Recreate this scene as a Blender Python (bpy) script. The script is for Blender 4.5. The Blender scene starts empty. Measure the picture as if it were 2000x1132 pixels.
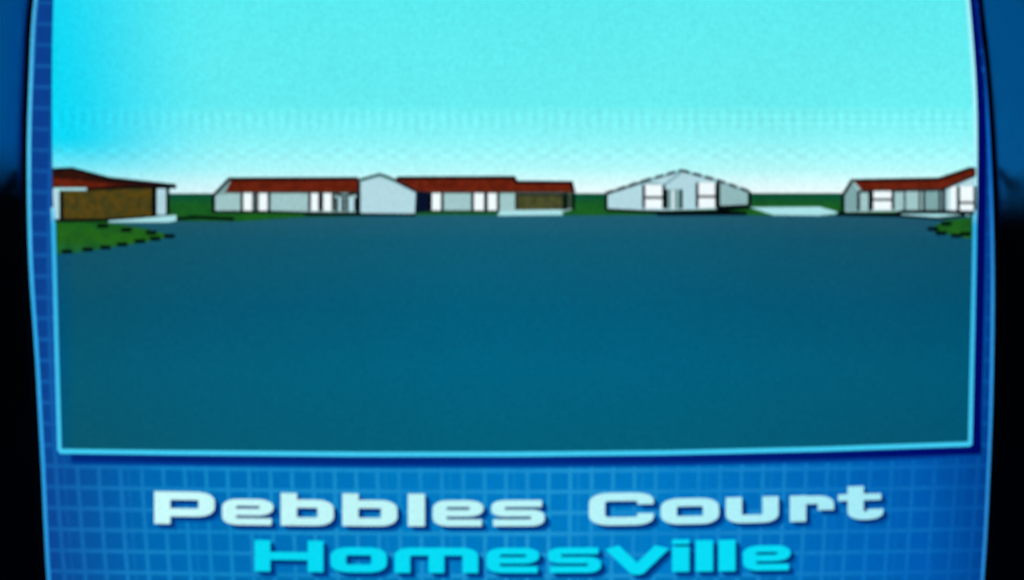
import bpy, math, bmesh
from mathutils import Vector
S=0.0003; Z0=1.0; LAY=0.0002
sc=bpy.context.scene
def P(px,py,layer=0): return ((px-1000)*S, -layer*LAY, Z0+(566-py)*S)
def lin(c):
    r=[]
    for v in c:
        v=max(0,v)/255.0
        r.append(v/12.92 if v<=0.04045 else ((v+0.055)/1.055)**2.4)
    return (r[0],r[1],r[2],1.0)
# ---------------------------------------------------------------- node helpers
class N:
    def __init__(s,name):
        s.m=bpy.data.materials.new(name); s.m.use_nodes=True
        s.t=s.m.node_tree; s.t.nodes.clear()
        s.out=s.t.nodes.new('ShaderNodeOutputMaterial')
        g=s.t.nodes.new('ShaderNodeNewGeometry'); s.pos=g.outputs['Position']
        x=s.t.nodes.new('ShaderNodeSeparateXYZ'); s.l(s.pos,x.inputs[0])
        # raster coordinates of the tube, derived from world position
        s.px=s.ma('MULTIPLY_ADD',x.outputs[0],1/S,1000)
        s.py=s.ma('MULTIPLY_ADD',x.outputs[2],-1/S,566+Z0/S)
    def l(s,a,b): s.t.links.new(a,b)
    def ma(s,op,a,b=None,c=None,clamp=False):
        n=s.t.nodes.new('ShaderNodeMath'); n.operation=op; n.use_clamp=clamp
        for i,v in enumerate((a,b,c)):
            if v is None: continue
            if isinstance(v,(int,float)): n.inputs[i].default_value=v
            else: s.l(v,n.inputs[i])
        return n.outputs[0]
    def rng(s,v,a,b,c=0.0,d=1.0,smooth=False):
        n=s.t.nodes.new('ShaderNodeMapRange'); n.clamp=True
        if smooth: n.interpolation_type='SMOOTHSTEP'
        s.l(v,n.inputs[0])
        for i,q in enumerate((a,b,c,d)): n.inputs[i+1].default_value=q
        return n.outputs[0]
    def ramp(s,v,a,b,stops):
        f=s.rng(v,a,b)
        n=s.t.nodes.new('ShaderNodeValToRGB'); s.l(f,n.inputs[0])
        e=n.color_ramp.elements
        st=[((p-a)/(b-a),lin(c)) for p,c in stops]
        e[0].position=st[0][0]; e[0].color=st[0][1]
        e[1].position=st[-1][0]; e[1].color=st[-1][1]
        for p,c in st[1:-1]:
            q=e.new(p); q.color=c
        return n.outputs[0]
    def mix(s,f,a,b,op='MIX'):
        n=s.t.nodes.new('ShaderNodeMix'); n.data_type='RGBA'; n.blend_type=op
        if isinstance(f,(int,float)): n.inputs[0].default_value=f
        else: s.l(f,n.inputs[0])
        for i,v in ((6,a),(7,b)):
            if isinstance(v,tuple): n.inputs[i].default_value=v
            else: s.l(v,n.inputs[i])
        return n.outputs[2]
    def noise(s,scale,detail=2.0,off=0):
        n=s.t.nodes.new('ShaderNodeTexNoise'); n.inputs['Scale'].default_value=scale
        n.inputs['Detail'].default_value=detail
        mp=s.t.nodes.new('ShaderNodeMapping'); mp.inputs['Location'].default_value=(off,off*.37,off*.7)
        s.l(s.pos,mp.inputs[0]); s.l(mp.outputs[0],n.inputs['Vector'])
        return n.outputs[0]
    def grain(s,amp=0.1):
        a=s.rng(s.noise(800,1.5),0.3,0.7,-1,1); b=s.rng(s.noise(300,2,3.1),0.3,0.7,-1,1); c=s.rng(s.noise(9,2,7.1),0.3,0.7,-1,1)
        m=s.ma('ADD',s.ma('MULTIPLY',a,amp*1.1),s.ma('ADD',s.ma('MULTIPLY',b,amp*.2),s.ma('MULTIPLY',c,amp*.28)))
        w1=s.ma('MULTIPLY',s.ma('SINE',s.ma('MULTIPLY',s.px,2*math.pi/8.3)),amp*.5)
        w2=s.ma('MULTIPLY',s.ma('SINE',s.ma('MULTIPLY',s.py,2*math.pi/7.1)),amp*.5)
        return s.ma('ADD',1.0,s.ma('ADD',m,s.ma('ADD',w1,w2)))
    def emit(s,col,k):
        e=s.t.nodes.new('ShaderNodeEmission')
        if isinstance(col,tuple): e.inputs[0].default_value=col
        else: s.l(col,e.inputs[0])
        if isinstance(k,(int,float)): e.inputs[1].default_value=k
        else: s.l(k,e.inputs[1])
        s.l(e.outputs[0],s.out.inputs[0]); return s.m
_fc={}
def flat(c,amp=0.1,blot=None):
    key=(c,amp,blot)
    if key in _fc: return _fc[key]
    n=N('phosphor_%d_%d_%d'%c); col=lin(c)
    if blot: col=n.mix(n.rng(n.noise(260,3,2.2),.38,.62),lin(c),lin(blot))
    _fc[key]=n.emit(col,n.grain(amp)); return _fc[key]
# ---------------------------------------------------------------- mesh helpers
def link(o,parent=None):
    sc.collection.objects.link(o)
    if parent: o.parent=parent
    return o
def empty(name):
    e=bpy.data.objects.new(name,None); e.empty_display_size=.02; return link(e)
def poly(name,pts,layer,mat,parent):
    bm=bmesh.new(); f=bm.faces.new([bm.verts.new(P(x,y,layer)) for x,y in pts])
    f.normal_update()
    if f.normal.y>0: f.normal_flip()
    bmesh.ops.triangulate(bm,faces=[f])
    me=bpy.data.meshes.new(name); bm.to_mesh(me); bm.free(); me.materials.append(mat)
    return link(bpy.data.objects.new(name,me),parent)
def ribquads(pts,w,closed=False,ax=1.0):
    p=[Vector((x/ax,y)) for x,y in pts]; n=len(p); L=[];R=[]
    for i in range(n):
        a=p[i-1] if (i>0 or closed) else None
        b=p[(i+1)%n] if (i<n-1 or closed) else None
        d1=(p[i]-a).normalized() if a is not None else None
        d2=(b-p[i]).normalized() if b is not None else None
        if d1 is None: d1=d2
        if d2 is None: d2=d1
        t=(d1+d2)
        t=t.normalized() if t.length>1e-6 else d1
        nn=Vector((-t.y,t.x)); n1=Vector((-d1.y,d1.x))
        k=(w/2)/max(.35,nn.dot(n1))
        L.append(p[i]+nn*k); R.append(p[i]-nn*k)
    q=[]
    for i in range(n if closed else n-1):
        j=(i+1)%n
        q.append([(v.x*ax,v.y) for v in (L[i],L[j],R[j],R[i])])
    return q
def quads(name,qs,layer,mat,parent):
    vs=[];fs=[]
    for gi,g in enumerate(qs):
        for q in g:
            b=len(vs); vs+= [P(x,y,layer+gi*.03) for x,y in q]; fs.append((b,b+1,b+2,b+3))
    me=bpy.data.meshes.new(name); me.from_pydata(vs,[],fs); me.materials.append(mat)
    return link(bpy.data.objects.new(name,me),parent)
def line(name,pts,w,layer,mat,parent): return quads(name,[ribquads(pts,w)],layer,mat,parent)
def oline(name,pts,w,layer,mat,parent): return line(name,pts,w*1.3,layer,mat,parent)
def rect(x0,y0,x1,y1): return [[(x0,y0),(x1,y0),(x1,y1),(x0,y1)]]
def interp(tab,y):
    for i in range(len(tab)-1):
        if y<=tab[i+1][0] or i==len(tab)-2:
            y0,x0=tab[i]; y1,x1=tab[i+1]
            m0=(x1-tab[i-1][1])/(y1-tab[i-1][0]) if i>0 else (x1-x0)/(y1-y0)
            m1=(tab[i+2][1]-x0)/(tab[i+2][0]-y0) if i<len(tab)-2 else (x1-x0)/(y1-y0)
            h=y1-y0;t=(y-y0)/h
            return (2*t**3-3*t*t+1)*x0+(t**3-2*t*t+t)*h*m0+(-2*t**3+3*t*t)*x1+(t**3-t*t)*h*m1
def curve(tab,y0,y1,n=60,dx=0): return [(interp(tab,y0+(y1-y0)*i/n)+dx,y0+(y1-y0)*i/n) for i in range(n+1)]
OL=[(-250,112),(0,70),(150,61),(300,57),(500,60),(700,73),(900,84),(1132,96),(1350,118)]
OR=[(-250,1878),(0,1906),(150,1922),(300,1932),(500,1938),(700,1937),(900,1931),(1132,1918),(1350,1896)]
PL=[(-200,118),(0,105),(200,102),(430,105),(880,117)]
PR=[(-200,1868),(0,1889),(200,1903),(430,1903),(868,1894)]
TOP=-240; BOT=1345

# ================================================================ TELEVISION
tv=empty('television')
def plastic(name,col,rough,metal=0,spec=.1):
    n=N(name); b=n.t.nodes.new('ShaderNodeBsdfPrincipled'); b.inputs['Base Color'].default_value=col
    b.inputs['Metallic'].default_value=metal; b.inputs['Specular IOR Level'].default_value=spec
    n.l(n.rng(n.noise(60,3),.3,.7,rough-.05,rough+.05),b.inputs['Roughness'])
    return n,b
n,b=plastic('tube_black',(.002,.002,.003,1),.6); n.l(b.outputs[0],n.out.inputs[0]); BLACK=n.m
# bezel: glossy blue-black at the top, blended by height into matte black below
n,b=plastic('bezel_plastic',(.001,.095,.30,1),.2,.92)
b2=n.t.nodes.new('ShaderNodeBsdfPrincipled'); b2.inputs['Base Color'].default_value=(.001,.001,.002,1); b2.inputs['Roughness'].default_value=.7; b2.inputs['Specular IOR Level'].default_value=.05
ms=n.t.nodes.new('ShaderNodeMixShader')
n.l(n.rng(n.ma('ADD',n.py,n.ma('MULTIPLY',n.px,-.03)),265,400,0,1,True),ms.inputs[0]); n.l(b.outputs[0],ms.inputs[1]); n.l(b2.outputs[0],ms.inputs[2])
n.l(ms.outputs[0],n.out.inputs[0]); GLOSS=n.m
poly('tube_face',[(-60,-420),(2060,-420),(2060,1500),(-60,1500)],0,BLACK,tv)

# blueprint panel
n=N('blueprint_grid')
base=n.ramp(n.px,50,1950,[(50,(14,62,138)),(105,(10,72,150)),(300,(0,102,176)),(800,(0,122,194)),(1300,(0,120,196)),(1800,(0,90,176)),(1950,(0,58,135))])
side=n.rng(n.py,880,400)
base=n.mix(side,base,n.mix(.6,base,lin((10,60,140))))
xx=n.ma('SUBTRACT',n.px,1000); yy=n.ma('SUBTRACT',n.py,500)
bow=n.ma('MULTIPLY',n.ma('MULTIPLY',xx,n.ma('MULTIPLY',yy,yy)),9e-8)
gx=n.ma('ADD',n.px,bow)
gy=n.ma('ADD',n.py,n.ma('MULTIPLY',n.ma('MULTIPLY',xx,xx),1.2e-5))
def gl(v,pitch,off,w):
    f=n.ma('ABSOLUTE',n.ma('SUBTRACT',n.ma('FRACT',n.ma('MULTIPLY_ADD',v,1/pitch,off)),.5))
    return n.rng(f,w/pitch*.2,w/pitch,1,0)
g1=n.ma('MAXIMUM',gl(gx,42.5,.25,5.5),gl(gy,41,.1,5.5))
g2=n.ma('MULTIPLY',n.ma('MAXIMUM',gl(gx,127.5,.62,4),gl(gy,82,.33,3)),.35)
g=n.ma('MAXIMUM',g1,g2)
g=n.ma('MULTIPLY',g,n.rng(n.noise(18,2,4),.3,.7,.35,.8))
g=n.ma('MULTIPLY',g,n.rng(n.py,500,900,.7,1))
lines=n.ramp(n.px,50,1950,[(50,(25,105,185)),(400,(25,148,208)),(1000,(42,166,220)),(1700,(20,128,202)),(1950,(10,85,170))])
GRID=n.emit(n.mix(g,base,lines),n.grain(.1))
cl=curve(OL,TOP,BOT); cr=curve(OR,TOP,BOT)
poly('blueprint_panel',cl[::-1]+cr,1,GRID,tv)
n=N('edge_line'); EDGE=n.emit(n.ramp(n.py,-200,1200,[(-200,(60,150,220)),(300,(80,205,245)),(600,(50,175,240)),(1200,(40,150,225))]),n.grain(.08))
n=N('edge_line_dim'); EDGE2=n.emit(n.ramp(n.py,-200,1200,[(-200,(10,70,160)),(300,(15,100,195)),(600,(50,155,228)),(1200,(40,135,215))]),n.grain(.08))
line('panel_edge_a',cl,7,2,EDGE,tv); line('panel_edge_b',cr,6,2,EDGE2,tv)
pb=[(117,880),(350,883),(700,886),(1000,886),(1300,883),(1600,876),(1894,866)]
sh=[(x+22,y+9) for x,y in pb]
n=N('navy_soft')
NAVY=n.emit(n.ramp(n.px,100,1950,[(100,(0,42,125)),(300,(0,34,115)),(1000,(0,40,128)),(1800,(0,12,108)),(1950,(0,8,92))]),n.grain(.1))
line('picture_shadow_bottom',sh,22,2,NAVY,tv)
line('picture_shadow_side',curve(PR,-200,868,50,12)+[(1908,876)],20,2,NAVY,tv)
line('picture_shadow_fade',[(x,y+13) for x,y in sh],9,1.6,flat((0,66,152)),tv)

# ================================================================ PICTURE
pl=curve(PL,-200,880); pr=curve(PR,-200,868)
n=N('sky_raster')
v=n.ramp(n.py,-200,400,[(-200,(86,228,238)),(0,(94,236,240)),(205,(106,238,241)),(222,(120,242,244)),(262,(134,244,247)),(290,(152,247,249)),(330,(180,250,251)),(352,(212,252,253)),(380,(240,253,255))])
diag=n.ma('ADD',n.px,n.ma('MULTIPLY',n.py,-.2))
lf=n.ma('MULTIPLY',n.rng(diag,70,420,1,0,True),n.rng(n.py,265,375,1,.15,True))
v=n.mix(lf,v,lin((0,216,248)))
v=n.mix(n.ma('MULTIPLY',n.rng(n.px,100,1300,1,0),.2),v,lin((40,225,242)))
m1=n.ma('MULTIPLY',n.ma('SINE',n.ma('MULTIPLY',n.px,2*math.pi/21)),.06)
band=n.ma('MULTIPLY',n.rng(n.py,208,225),n.rng(n.py,240,262,1,0))
m2=n.ma('MULTIPLY',n.ma('MULTIPLY',n.ma('SINE',n.ma('MULTIPLY',n.px,2*math.pi/42)),n.ma('SINE',n.ma('MULTIPLY',n.py,2*math.pi/24))),.08)
band2=n.ma('MULTIPLY',n.rng(n.py,280,292),n.rng(n.py,308,322,1,0))
m3=n.ma('MULTIPLY',n.ma('SINE',n.ma('MULTIPLY',n.py,2*math.pi/14)),.05)
band3=n.ma('MULTIPLY',band,n.rng(n.px,1000,1500))
k=n.ma('ADD',n.grain(.075),n.ma('ADD',n.ma('MULTIPLY',m3,band3),n.ma('ADD',n.ma('MULTIPLY',m1,band),n.ma('MULTIPLY',m2,band2))))
SKY=n.emit(v,k)
sky=poly('sky',[p for p in pl if p[1]<=405][::-1]+[p for p in pr if p[1]<=405],3,SKY,None)
n=N('asphalt_raster')
h=n.ramp(n.px,105,1900,[(105,(0,66,118)),(128,(4,72,112)),(150,(14,78,98)),(400,(9,87,113)),(900,(3,98,128)),(1300,(3,94,125)),(1750,(6,80,110)),(1900,(0,74,106))])  # first stops paint the soft blue glow along the left frame edge
vv=n.ramp(n.py,400,900,[(400,(52,92,100)),(470,(24,88,106)),(600,(3,90,120)),(720,(0,101,131)),(900,(6,94,116))])
h=n.mix(.5,h,vv)
ROAD=n.emit(h,n.grain(.075))
lo=[p for p in pl if p[1]>=400]; hi=[p for p in pr if p[1]>=400]
road=poly('road',lo[::-1]+hi+pb[::-1][1:-1],3.2,ROAD,None)
CY=flat((66,210,250),.06)
n=N('frame_line'); FR=n.emit(n.ramp(n.py,-200,900,[(-200,(150,240,250)),(380,(170,245,255)),(440,(50,180,235)),(900,(70,205,248))]),n.grain(.06))
line('picture_frame_bottom',pb,9,5,CY,tv)
line('picture_frame_a',curve(PL,405,880),8,5,FR,tv)
line('picture_frame_b',curve(PR,-200,868),8,5,FR,tv)

# ---- lawns
n=N('grass_raster')
gc=n.ramp(n.py,374,500,[(374,(8,70,72)),(384,(10,80,54)),(400,(26,96,36)),(432,(30,96,30)),(470,(38,104,26)),(500,(20,92,60))])
gc=n.mix(n.rng(n.noise(120,3),.4,.65,0,.5),gc,lin((16,74,34)))
GRASS=n.emit(gc,n.grain(.12))
lawn=empty('lawn')
poly('lawn_strip',[(105,378),(1904,377),(1904,421),(1630,421),(1480,421),(1280,420),(1120,421),(860,420),(600,424),(460,433),(330,432),(105,436)],3.6,GRASS,lawn)
poly('lawn_corner',[(106,430),(210,434),(285,446),(342,461),(290,472),(215,484),(150,494),(108,498)],3.7,GRASS,lawn)
poly('lawn_corner_b',[(1815,447),(1845,430),(1902,424),(1902,466),(1872,464)],3.7,GRASS,lawn)
INK=flat((2,8,12),.05)
ds=[(132,491),(172,487),(207,483),(240,477),(274,471),(304,466),(332,461),(202,441),(248,449),(296,454),(1822,447),(1838,455),(1868,460),(1886,457),(1848,437)]
quads('lawn_dashes',[rect(x-11,y-4,x+10,y+4) for x,y in ds],4,INK,lawn)

WALL=flat((160,198,200)); WALL2=flat((178,216,226)); GREY=flat((126,166,168)); GLASS=flat((240,252,255),.05)
TILE=flat((110,36,18),.12,(90,28,14)); TILED=flat((58,22,14),.15,(42,18,12)); OLIVE=flat((88,70,22),.15,(64,62,26)); OLIVE2=flat((76,80,42),.12,(60,62,40))
CONC=flat((172,230,236),.08); DK=flat((8,16,40),.05); DUSK=flat((50,72,54),.1)

def win(par,x0,y0,x1,y1,lay=6,bar=None,mat=GLASS,frame=6):
    quads('window_pane',[rect(x0,y0,x1,y1)],lay,mat,par)
    q=[rect(x0-frame,y0,x0,y1),rect(x1,y0,x1+frame,y1)]
    if bar: q.append(rect(x0,bar-2.5,x1,bar+2.5))
    quads('window_frame',q,lay+.3,INK,par)

# ---- house A
h=empty('suburban_house')
poly('wall_side',[(104,366),(122,366),(122,430),(106,430)],4.6,WALL2,h)
poly('garage_door',[(122,368),(302,364),(302,424),(122,428)],5,OLIVE,h)
poly('wall_corner',[(302,362),(330,362),(330,422),(302,424)],5,WALL2,h)
quads('wall_shadow',[rect(297,362,307,425),rect(325,362,332,424),rect(117,368,125,430)],5.4,INK,h)  # black outline strips down the wall edges
oline('wall_base',[(108,431),(200,430),(332,422)],5,5.5,INK,h)
poly('roof',[(103,334),(142,329),(214,350),(340,361),(346,365),(300,366),(170,369),(103,369)],6,TILED,h)
poly('roof_face',[(106,348),(170,353),(240,362),(170,367),(106,364)],6.3,TILE,h)
oline('roof_ridge',[(103,332),(142,330),(214,349),(345,363)],5,6.6,INK,h)
quads('fascia',[rect(106,367,170,372)],6.6,CONC,h)
oline('fascia_dark',[(170,370),(258,366),(345,366)],4,6.7,INK,h)
# ---- driveways
dr=empty('driveway')
poly('driveway_a',[(213,431),(270,427),(345,420),(346,431),(330,434),(213,434)],5.6,CONC,dr)
poly('driveway_b',[(976,413),(1095,411),(1100,420),(972,421)],5.6,CONC,dr)
poly('driveway_c',[(1464,405),(1600,404),(1642,416),(1600,421),(1510,420)],5.6,CONC,dr)
poly('driveway_d',[(1742,418),(1868,413),(1897,420),(1828,429),(1800,423)],5.6,CONC,dr)
oline('driveway_dark_patch',[(345,428),(380,424),(458,428)],5,5.9,INK,dr)  # short dark patch to the right of the left driveway
# ---- house B
h=empty('suburban_house')
poly('wall',[(416,378),(1120,374),(1120,408),(1100,414),(416,414)],5,WALL,h)
poly('gable_end',[(416,382),(449,350),(462,352),(440,380)],5.2,GREY,h)
poly('roof',[(452,352),(1004,347),(1008,357),(1114,357),(1120,376),(440,377)],5.6,TILE,h)
oline('roof_outline',[(416,384),(448,350),(700,349)],5,6,INK,h)
oline('roof_outline_b',[(775,348),(1004,347),(1008,356),(1116,357),(1121,376)],5,6,INK,h)
line('eaves',[(440,376),(700,376)],3.5,6,flat((60,60,50)),h)
line('eaves_b',[(815,376),(1118,376)],3.5,6,flat((60,60,50)),h)
quads('wall_edges',[rect(414,380,421,414),rect(1102,377,1108,410),rect(1117,376,1123,410),rect(696,376,703,416)],6,INK,h)
quads('end_wall',[rect(1108,378,1117,408)],6,DUSK,h)
for a,b2 in ((476,493),(506,523),(608,622),(632,648),(844,861),(926,945),(953,970)): win(h,a,377,b2,412)
for a,b2 in ((661,667),(681,692)): win(h,a,386,b2,413,mat=WALL2)
oline('porch_arch',[(655,379),(674,383),(697,377)],4,6.5,INK,h)
oline('wall_base',[(416,414),(530,414),(600,416),(810,420)],4,6.4,INK,h)
quads('wall_base_b',[rect(596,416,812,422)],6.6,INK,h)  # shadow line along the house foot, painted as a dark strip
line('wall_base_c',[(838,413),(975,413)],4.5,6.4,flat((20,50,40)),h)
poly('garage_surround',[(977,377),(1104,377),(1104,411),(977,413)],6,WALL,h)
poly('garage_door',[(1008,381),(1098,381),(1098,409),(1008,410)],6.3,OLIVE2,h)
line('garage_frame',[(1008,410),(1008,380),(1100,380),(1100,410)],4.5,6.5,flat((20,40,30)),h)
poly('recess',[(814,374),(838,375),(838,414),(814,416)],6.4,DK,h)
poly('front_gable',[(702,416),(702,352),(742,341),(814,374),(814,417)],7,WALL2,h)
line('front_gable_outline',[(702,417),(702,352),(742,341),(760,347),(815,375),(813,418)],5.5,7.4,flat((10,32,42),.05),h)
line('front_gable_trim',[(706,355),(742,345),(770,356)],4,7.2,flat((150,205,205)),h)
# ---- house C
h=empty('suburban_house')
gw=[(1184,409),(1184,379),(1256,356),(1330,335),(1400,354),(1464,375),(1464,402),(1400,408),(1300,411)]
poly('wall',gw,5,WALL2,h)
poly('wall_shaded_wing',[(1402,358),(1462,376),(1462,402),(1402,405)],5.2,flat((146,186,188)),h)
def dashes(name,pts,w,lay,par,on=17,off=7):
    g=[]
    for (x0,y0),(x1,y1) in zip(pts,pts[1:]):
        L=math.hypot(x1-x0,y1-y0); t=0
        while t<L:
            e=min(L,t+on); g.append(ribquads([(x0+(x1-x0)*t/L,y0+(y1-y0)*t/L),(x0+(x1-x0)*e/L,y0+(y1-y0)*e/L)],w)); t+=on+off
    quads(name,g,lay,INK,par)
line('roof_verge',[(1184,378),(1256,355),(1330,334),(1400,353),(1464,375)],4,5.5,flat((90,150,165)),h)
dashes('roof_edge',[(1182,378),(1256,354),(1330,333),(1400,352),(1466,375)],6,5.8,h)
line('roof_edge_solid',[(1183,379),(1254,356)],5,5.7,flat((16,52,62)),h)
quads('wall_edges',[rect(1181,377,1187,410),rect(1460,374,1467,404),rect(1399,356,1406,405)],6,INK,h)
win(h,1260,361,1293,407,bar=386); win(h,1364,357,1396,406,bar=384)
win(h,1304,370,1327,408,mat=GREY)
quads('porch_post',[rect(1312,372,1316,408)],6.4,GLASS,h)
line('gable_line',[(1256,356),(1296,362),(1330,338)],3,5.9,flat((90,140,150)),h)
poly('wing_base_dark',[(1398,402),(1464,399),(1464,408),(1400,413)],6.2,INK,h)  # dark strip along the foot of the right wing
oline('wall_base',[(1184,410),(1290,415),(1400,414),(1458,416)],5,6.2,INK,h)
oline('wall_base_b',[(1282,419),(1458,418)],4,6.2,INK,h)
# ---- house D
h=empty('suburban_house')
poly('wall',[(1646,380),(1664,358),(1842,364),(1842,412),(1650,414)],5,WALL,h)
poly('gable_end',[(1646,382),(1664,354),(1676,374),(1676,412),(1648,412)],5.2,GREY,h)
poly('roof',[(1664,352),(1832,350),(1893,330),(1905,329),(1905,344),(1838,370),(1684,373)],5.6,TILE,h)
poly('wing_wall',[(1842,369),(1903,342),(1903,415),(1842,414)],5.5,WALL2,h)
oline('roof_outline',[(1645,382),(1663,353),(1832,350),(1893,330),(1904,330)],5,6,INK,h)
oline('eaves',[(1676,374),(1838,371),(1903,343)],4,6,flat((40,40,40)),h)
quads('wall_edges',[rect(1642,381,1649,414),rect(1673,374,1679,412),rect(1695,374,1700,412),rect(1839,368,1846,413)],6,INK,h)
win(h,1705,373,1740,410,bar=390); win(h,1768,374,1793,410,mat=WALL,frame=4)
win(h,1806,374,1832,411,mat=GREY,frame=5); win(h,1874,364,1900,411,bar=396)
quads('wing_post',[rect(1855,364,1866,412)],5.9,GLASS,h)
oline('wall_base',[(1634,418),(1745,420),(1760,414),(1842,414),(1902,416)],6,6.3,INK,h)
oline('wall_base_b',[(1746,421),(1830,427),(1885,421)],4,6.3,INK,h)

# ================================================================ CAPTIONS
def rc(pts,r,ax,closed=False):
    p=[Vector((x/ax,y)) for x,y in pts]; out=[]; n_=len(p)
    for i in range(n_):
        if not closed and i in (0,n_-1): out.append(p[i]); continue
        a,b_,c=p[i-1],p[i],p[(i+1)%n_]
        ra=min(r,(a-b_).length*.49); rb=min(r,(c-b_).length*.49)
        s=b_+(a-b_).normalized()*ra; e=b_+(c-b_).normalized()*rb
        for k_ in range(7):
            t=k_/6; out.append(s*(1-t)**2+b_*2*t*(1-t)+e*t*t)
    return [(v.x*ax,v.y) for v in out]
AX=2.0
def glyph(ch,x0,x1,yb,H):
    X=H*.8; t=H*.25 ; hx=t*AX/2; ty=t/2; G=[]
    te=t*.84; tye=te/2
    l_,r_=x0+hx,x1-hx
    def st(pts,closed=False,r=9,w=t): G.append(ribquads(rc(pts,r,AX,closed),w,closed,AX))
    top=yb-X+ty; bot=yb-ty; ctop=yb-H+ty; mid=yb-X/2
    te_top=yb-X+tye; te_bot=yb-tye
    def stem(x,ya,yb_): G.append(rect(x-hx,ya,x+hx,yb_))
    if ch=='P':
        stem(l_,yb-H,yb); st([(l_,ctop),(r_,ctop),(r_,yb-H*.36),(l_,yb-H*.36)],r=11)
    elif ch=='C':
        st([(r_,yb-H*.64),(r_,ctop),(l_,ctop),(l_,bot),(r_,bot),(r_,yb-H*.36)],r=13)
    elif ch=='H':
        stem(l_,yb-H,yb); stem(r_,yb-H,yb); G.append(rect(l_,yb-H/2-ty,r_,yb-H/2+ty))
    elif ch=='e': st([(l_,mid),(r_,mid),(r_,te_top),(l_,te_top),(l_,te_bot),(r_+hx*.6,te_bot)],w=te,r=10)
    elif ch=='s': st([(r_+hx*.5,te_top),(l_,te_top),(l_,mid),(r_,mid),(r_,te_bot),(l_-hx*.6,te_bot)],r=7,w=te)
    elif ch=='o': st([(l_,top),(r_,top),(r_,bot),(l_,bot)],True,r=11)
    elif ch=='b': stem(l_,yb-H,yb); st([(l_,top),(r_,top),(r_,bot),(l_,bot)],r=10)
    elif ch=='l': G.append(rect(x0,yb-H,x1,yb))
    elif ch=='i': G.append(rect(x0,yb-X,x1,yb)); G.append(rect(x0,yb-H*1.03,x1,yb-H*.88))
    elif ch=='u': st([(l_,yb-X),(l_,bot),(r_,bot),(r_,yb-X)])
    elif ch=='r': stem(l_,yb-X,yb); st([(l_,top+1),(r_,top+1),(r_,mid+4)])
    elif ch=='t':
        c=x0+(x1-x0)*.36; st([(c,yb-H*1.04),(c,bot),(r_,bot),(r_,yb-H*.32)]); G.append(rect(x0-4,top-ty,x1-4,top+ty*.6))
    elif ch=='m':
        c=(l_+r_)/2; st([(l_,yb),(l_,top),(r_,top),(r_,yb)]); stem(c,yb-X+2,yb)
    elif ch=='v': st([(l_-6,yb-X),((l_+r_)/2,yb-2),(r_+6,yb-X)],r=2,w=t*1.0)
    return G
def caption(name,letters,yb,H,mat,bend):
    G=[]
    for ch,x0,x1 in letters:
        for g in glyph(ch,x0,x1,yb,H): G.append([[(x,y+bend(x)) for x,y in q] for q in g])
    quads(name+'_shadow_soft',[[[(x+12,y+11) for x,y in q] for q in g] for g in G],2,flat((0,78,156),.08),tv)
    quads(name+'_shadow',[[[(x+7,y+6) for x,y in q] for q in g] for g in G],4,flat((0,40,112),.08),tv)
    quads(name,G,6,mat,tv)
n=N('caption_pale'); CAP1=n.emit(n.ramp(n.px,300,1730,[(300,(200,250,250)),(1000,(186,245,248)),(1730,(164,235,248))]),n.grain(.1))
CAP2=flat((8,220,246),.08)
caption('street_name_lettering',[('P',302,420),('e',432,537),('b',549,652),('b',669,776),('l',797,830),('e',843,947),('s',957,1066),
  ('C',1150,1276),('o',1290,1404),('u',1417,1520),('r',1542,1628),('t',1640,1724)],1026,63,CAP1,
  lambda x:(-14*((x-900)/820)**2 if x>900 else -5*((x-900)/600)**2))
caption('town_name_lettering',[('H',498,632),('o',646,756),('m',771,934),('e',948,1056),('s',1068,1176),('v',1186,1302),('i',1312,1346),('l',1358,1392),('l',1403,1436),('e',1448,1546)],1117,61,CAP2,
  lambda x:-5*((x-950)/560)**2)

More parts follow.
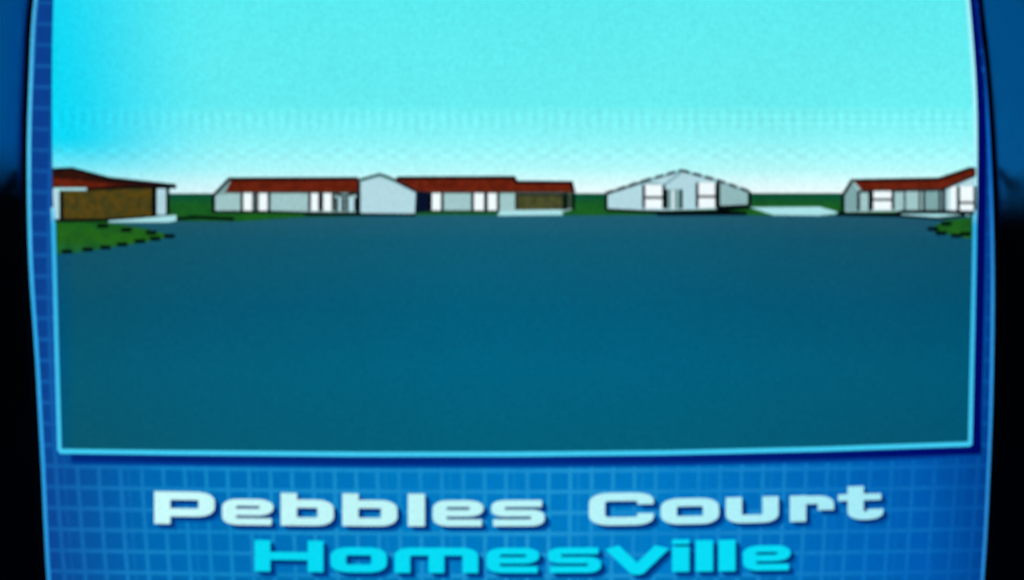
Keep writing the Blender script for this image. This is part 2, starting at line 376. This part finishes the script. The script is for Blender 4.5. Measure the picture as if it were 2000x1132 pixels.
# ================================================================ CABINET
def loopoff(o,y):
    L=[(x-o,yy_) for x,yy_ in curve(OL,TOP,BOT,40)]; R=[(x+o,yy_) for x,yy_ in curve(OR,TOP,BOT,40)]
    L[0]=(L[0][0],TOP-o); L[-1]=(L[-1][0],BOT+o); R[0]=(R[0][0],TOP-o); R[-1]=(R[-1][0],BOT+o)
    T=[(112+(1878-112)*i/20,TOP-o-14*math.sin(math.pi*i/20)) for i in range(1,20)]
    B=[(1896+(118-1896)*i/20,BOT+o+14*math.sin(math.pi*i/20)) for i in range(1,20)]
    pts=L[::-1]+T+R+B
    return [((x-1000)*S,y,Z0+(566-q)*S) for x,q in pts]
def loft(name,loops,mat,cap=False,smooth=True):
    vs=[];fs=[]; m=len(loops[0])
    for lp in loops: vs+=lp
    for a in range(len(loops)-1):
        for i in range(m):
            j=(i+1)%m; fs.append((a*m+i,a*m+j,(a+1)*m+j,(a+1)*m+i))
    if cap: fs.append(tuple(range((len(loops)-1)*m,len(loops)*m)))
    me=bpy.data.meshes.new(name); me.from_pydata(vs,[],fs); me.materials.append(mat)
    if smooth:
        for f in me.polygons: f.use_smooth=True
    return link(bpy.data.objects.new(name,me),tv)
loft('bezel_gasket',[loopoff(8,.001),loopoff(11,-.003)],BLACK)
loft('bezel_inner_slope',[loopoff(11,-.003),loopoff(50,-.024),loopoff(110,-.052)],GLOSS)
loft('bezel_front',[loopoff(110,-.052),loopoff(125,-.056),loopoff(300,-.056),loopoff(325,-.048),loopoff(325,.06)],BLACK)
def back(k,y):
    return [(x*k,y,Z0+(z-Z0)*k) for x,_,z in loopoff(325,y)]
loft('rear_housing',[loopoff(325,.06),back(.97,.12),back(.7,.38),back(.62,.42)],BLACK,cap=True)

# ================================================================ LIGHT (dark room)
w=bpy.data.worlds.new('World'); sc.world=w; w.use_nodes=True
bg=w.node_tree.nodes['Background']; sk=w.node_tree.nodes.new('ShaderNodeTexSky'); sk.sky_type='NISHITA'; sk.sun_disc=False
sk.sun_elevation=math.radians(3); sk.sun_rotation=math.radians(200)
w.node_tree.links.new(sk.outputs[0],bg.inputs[0]); bg.inputs[1].default_value=.0003
# ================================================================ CAMERA
cd=bpy.data.cameras.new('camera'); cam=link(bpy.data.objects.new('camera',cd))
cam.location=(0,-1.0,Z0); cam.rotation_euler=(math.radians(90),0,0)
cd.sensor_width=36; cd.lens=60; cd.clip_start=.01; cd.clip_end=100
cd.dof.use_dof=True; cd.dof.focus_distance=1.1; cd.dof.aperture_fstop=60/31.0
sc.camera=cam
sc.view_settings.view_transform='Standard'; sc.view_settings.look='None'; sc.view_settings.exposure=0
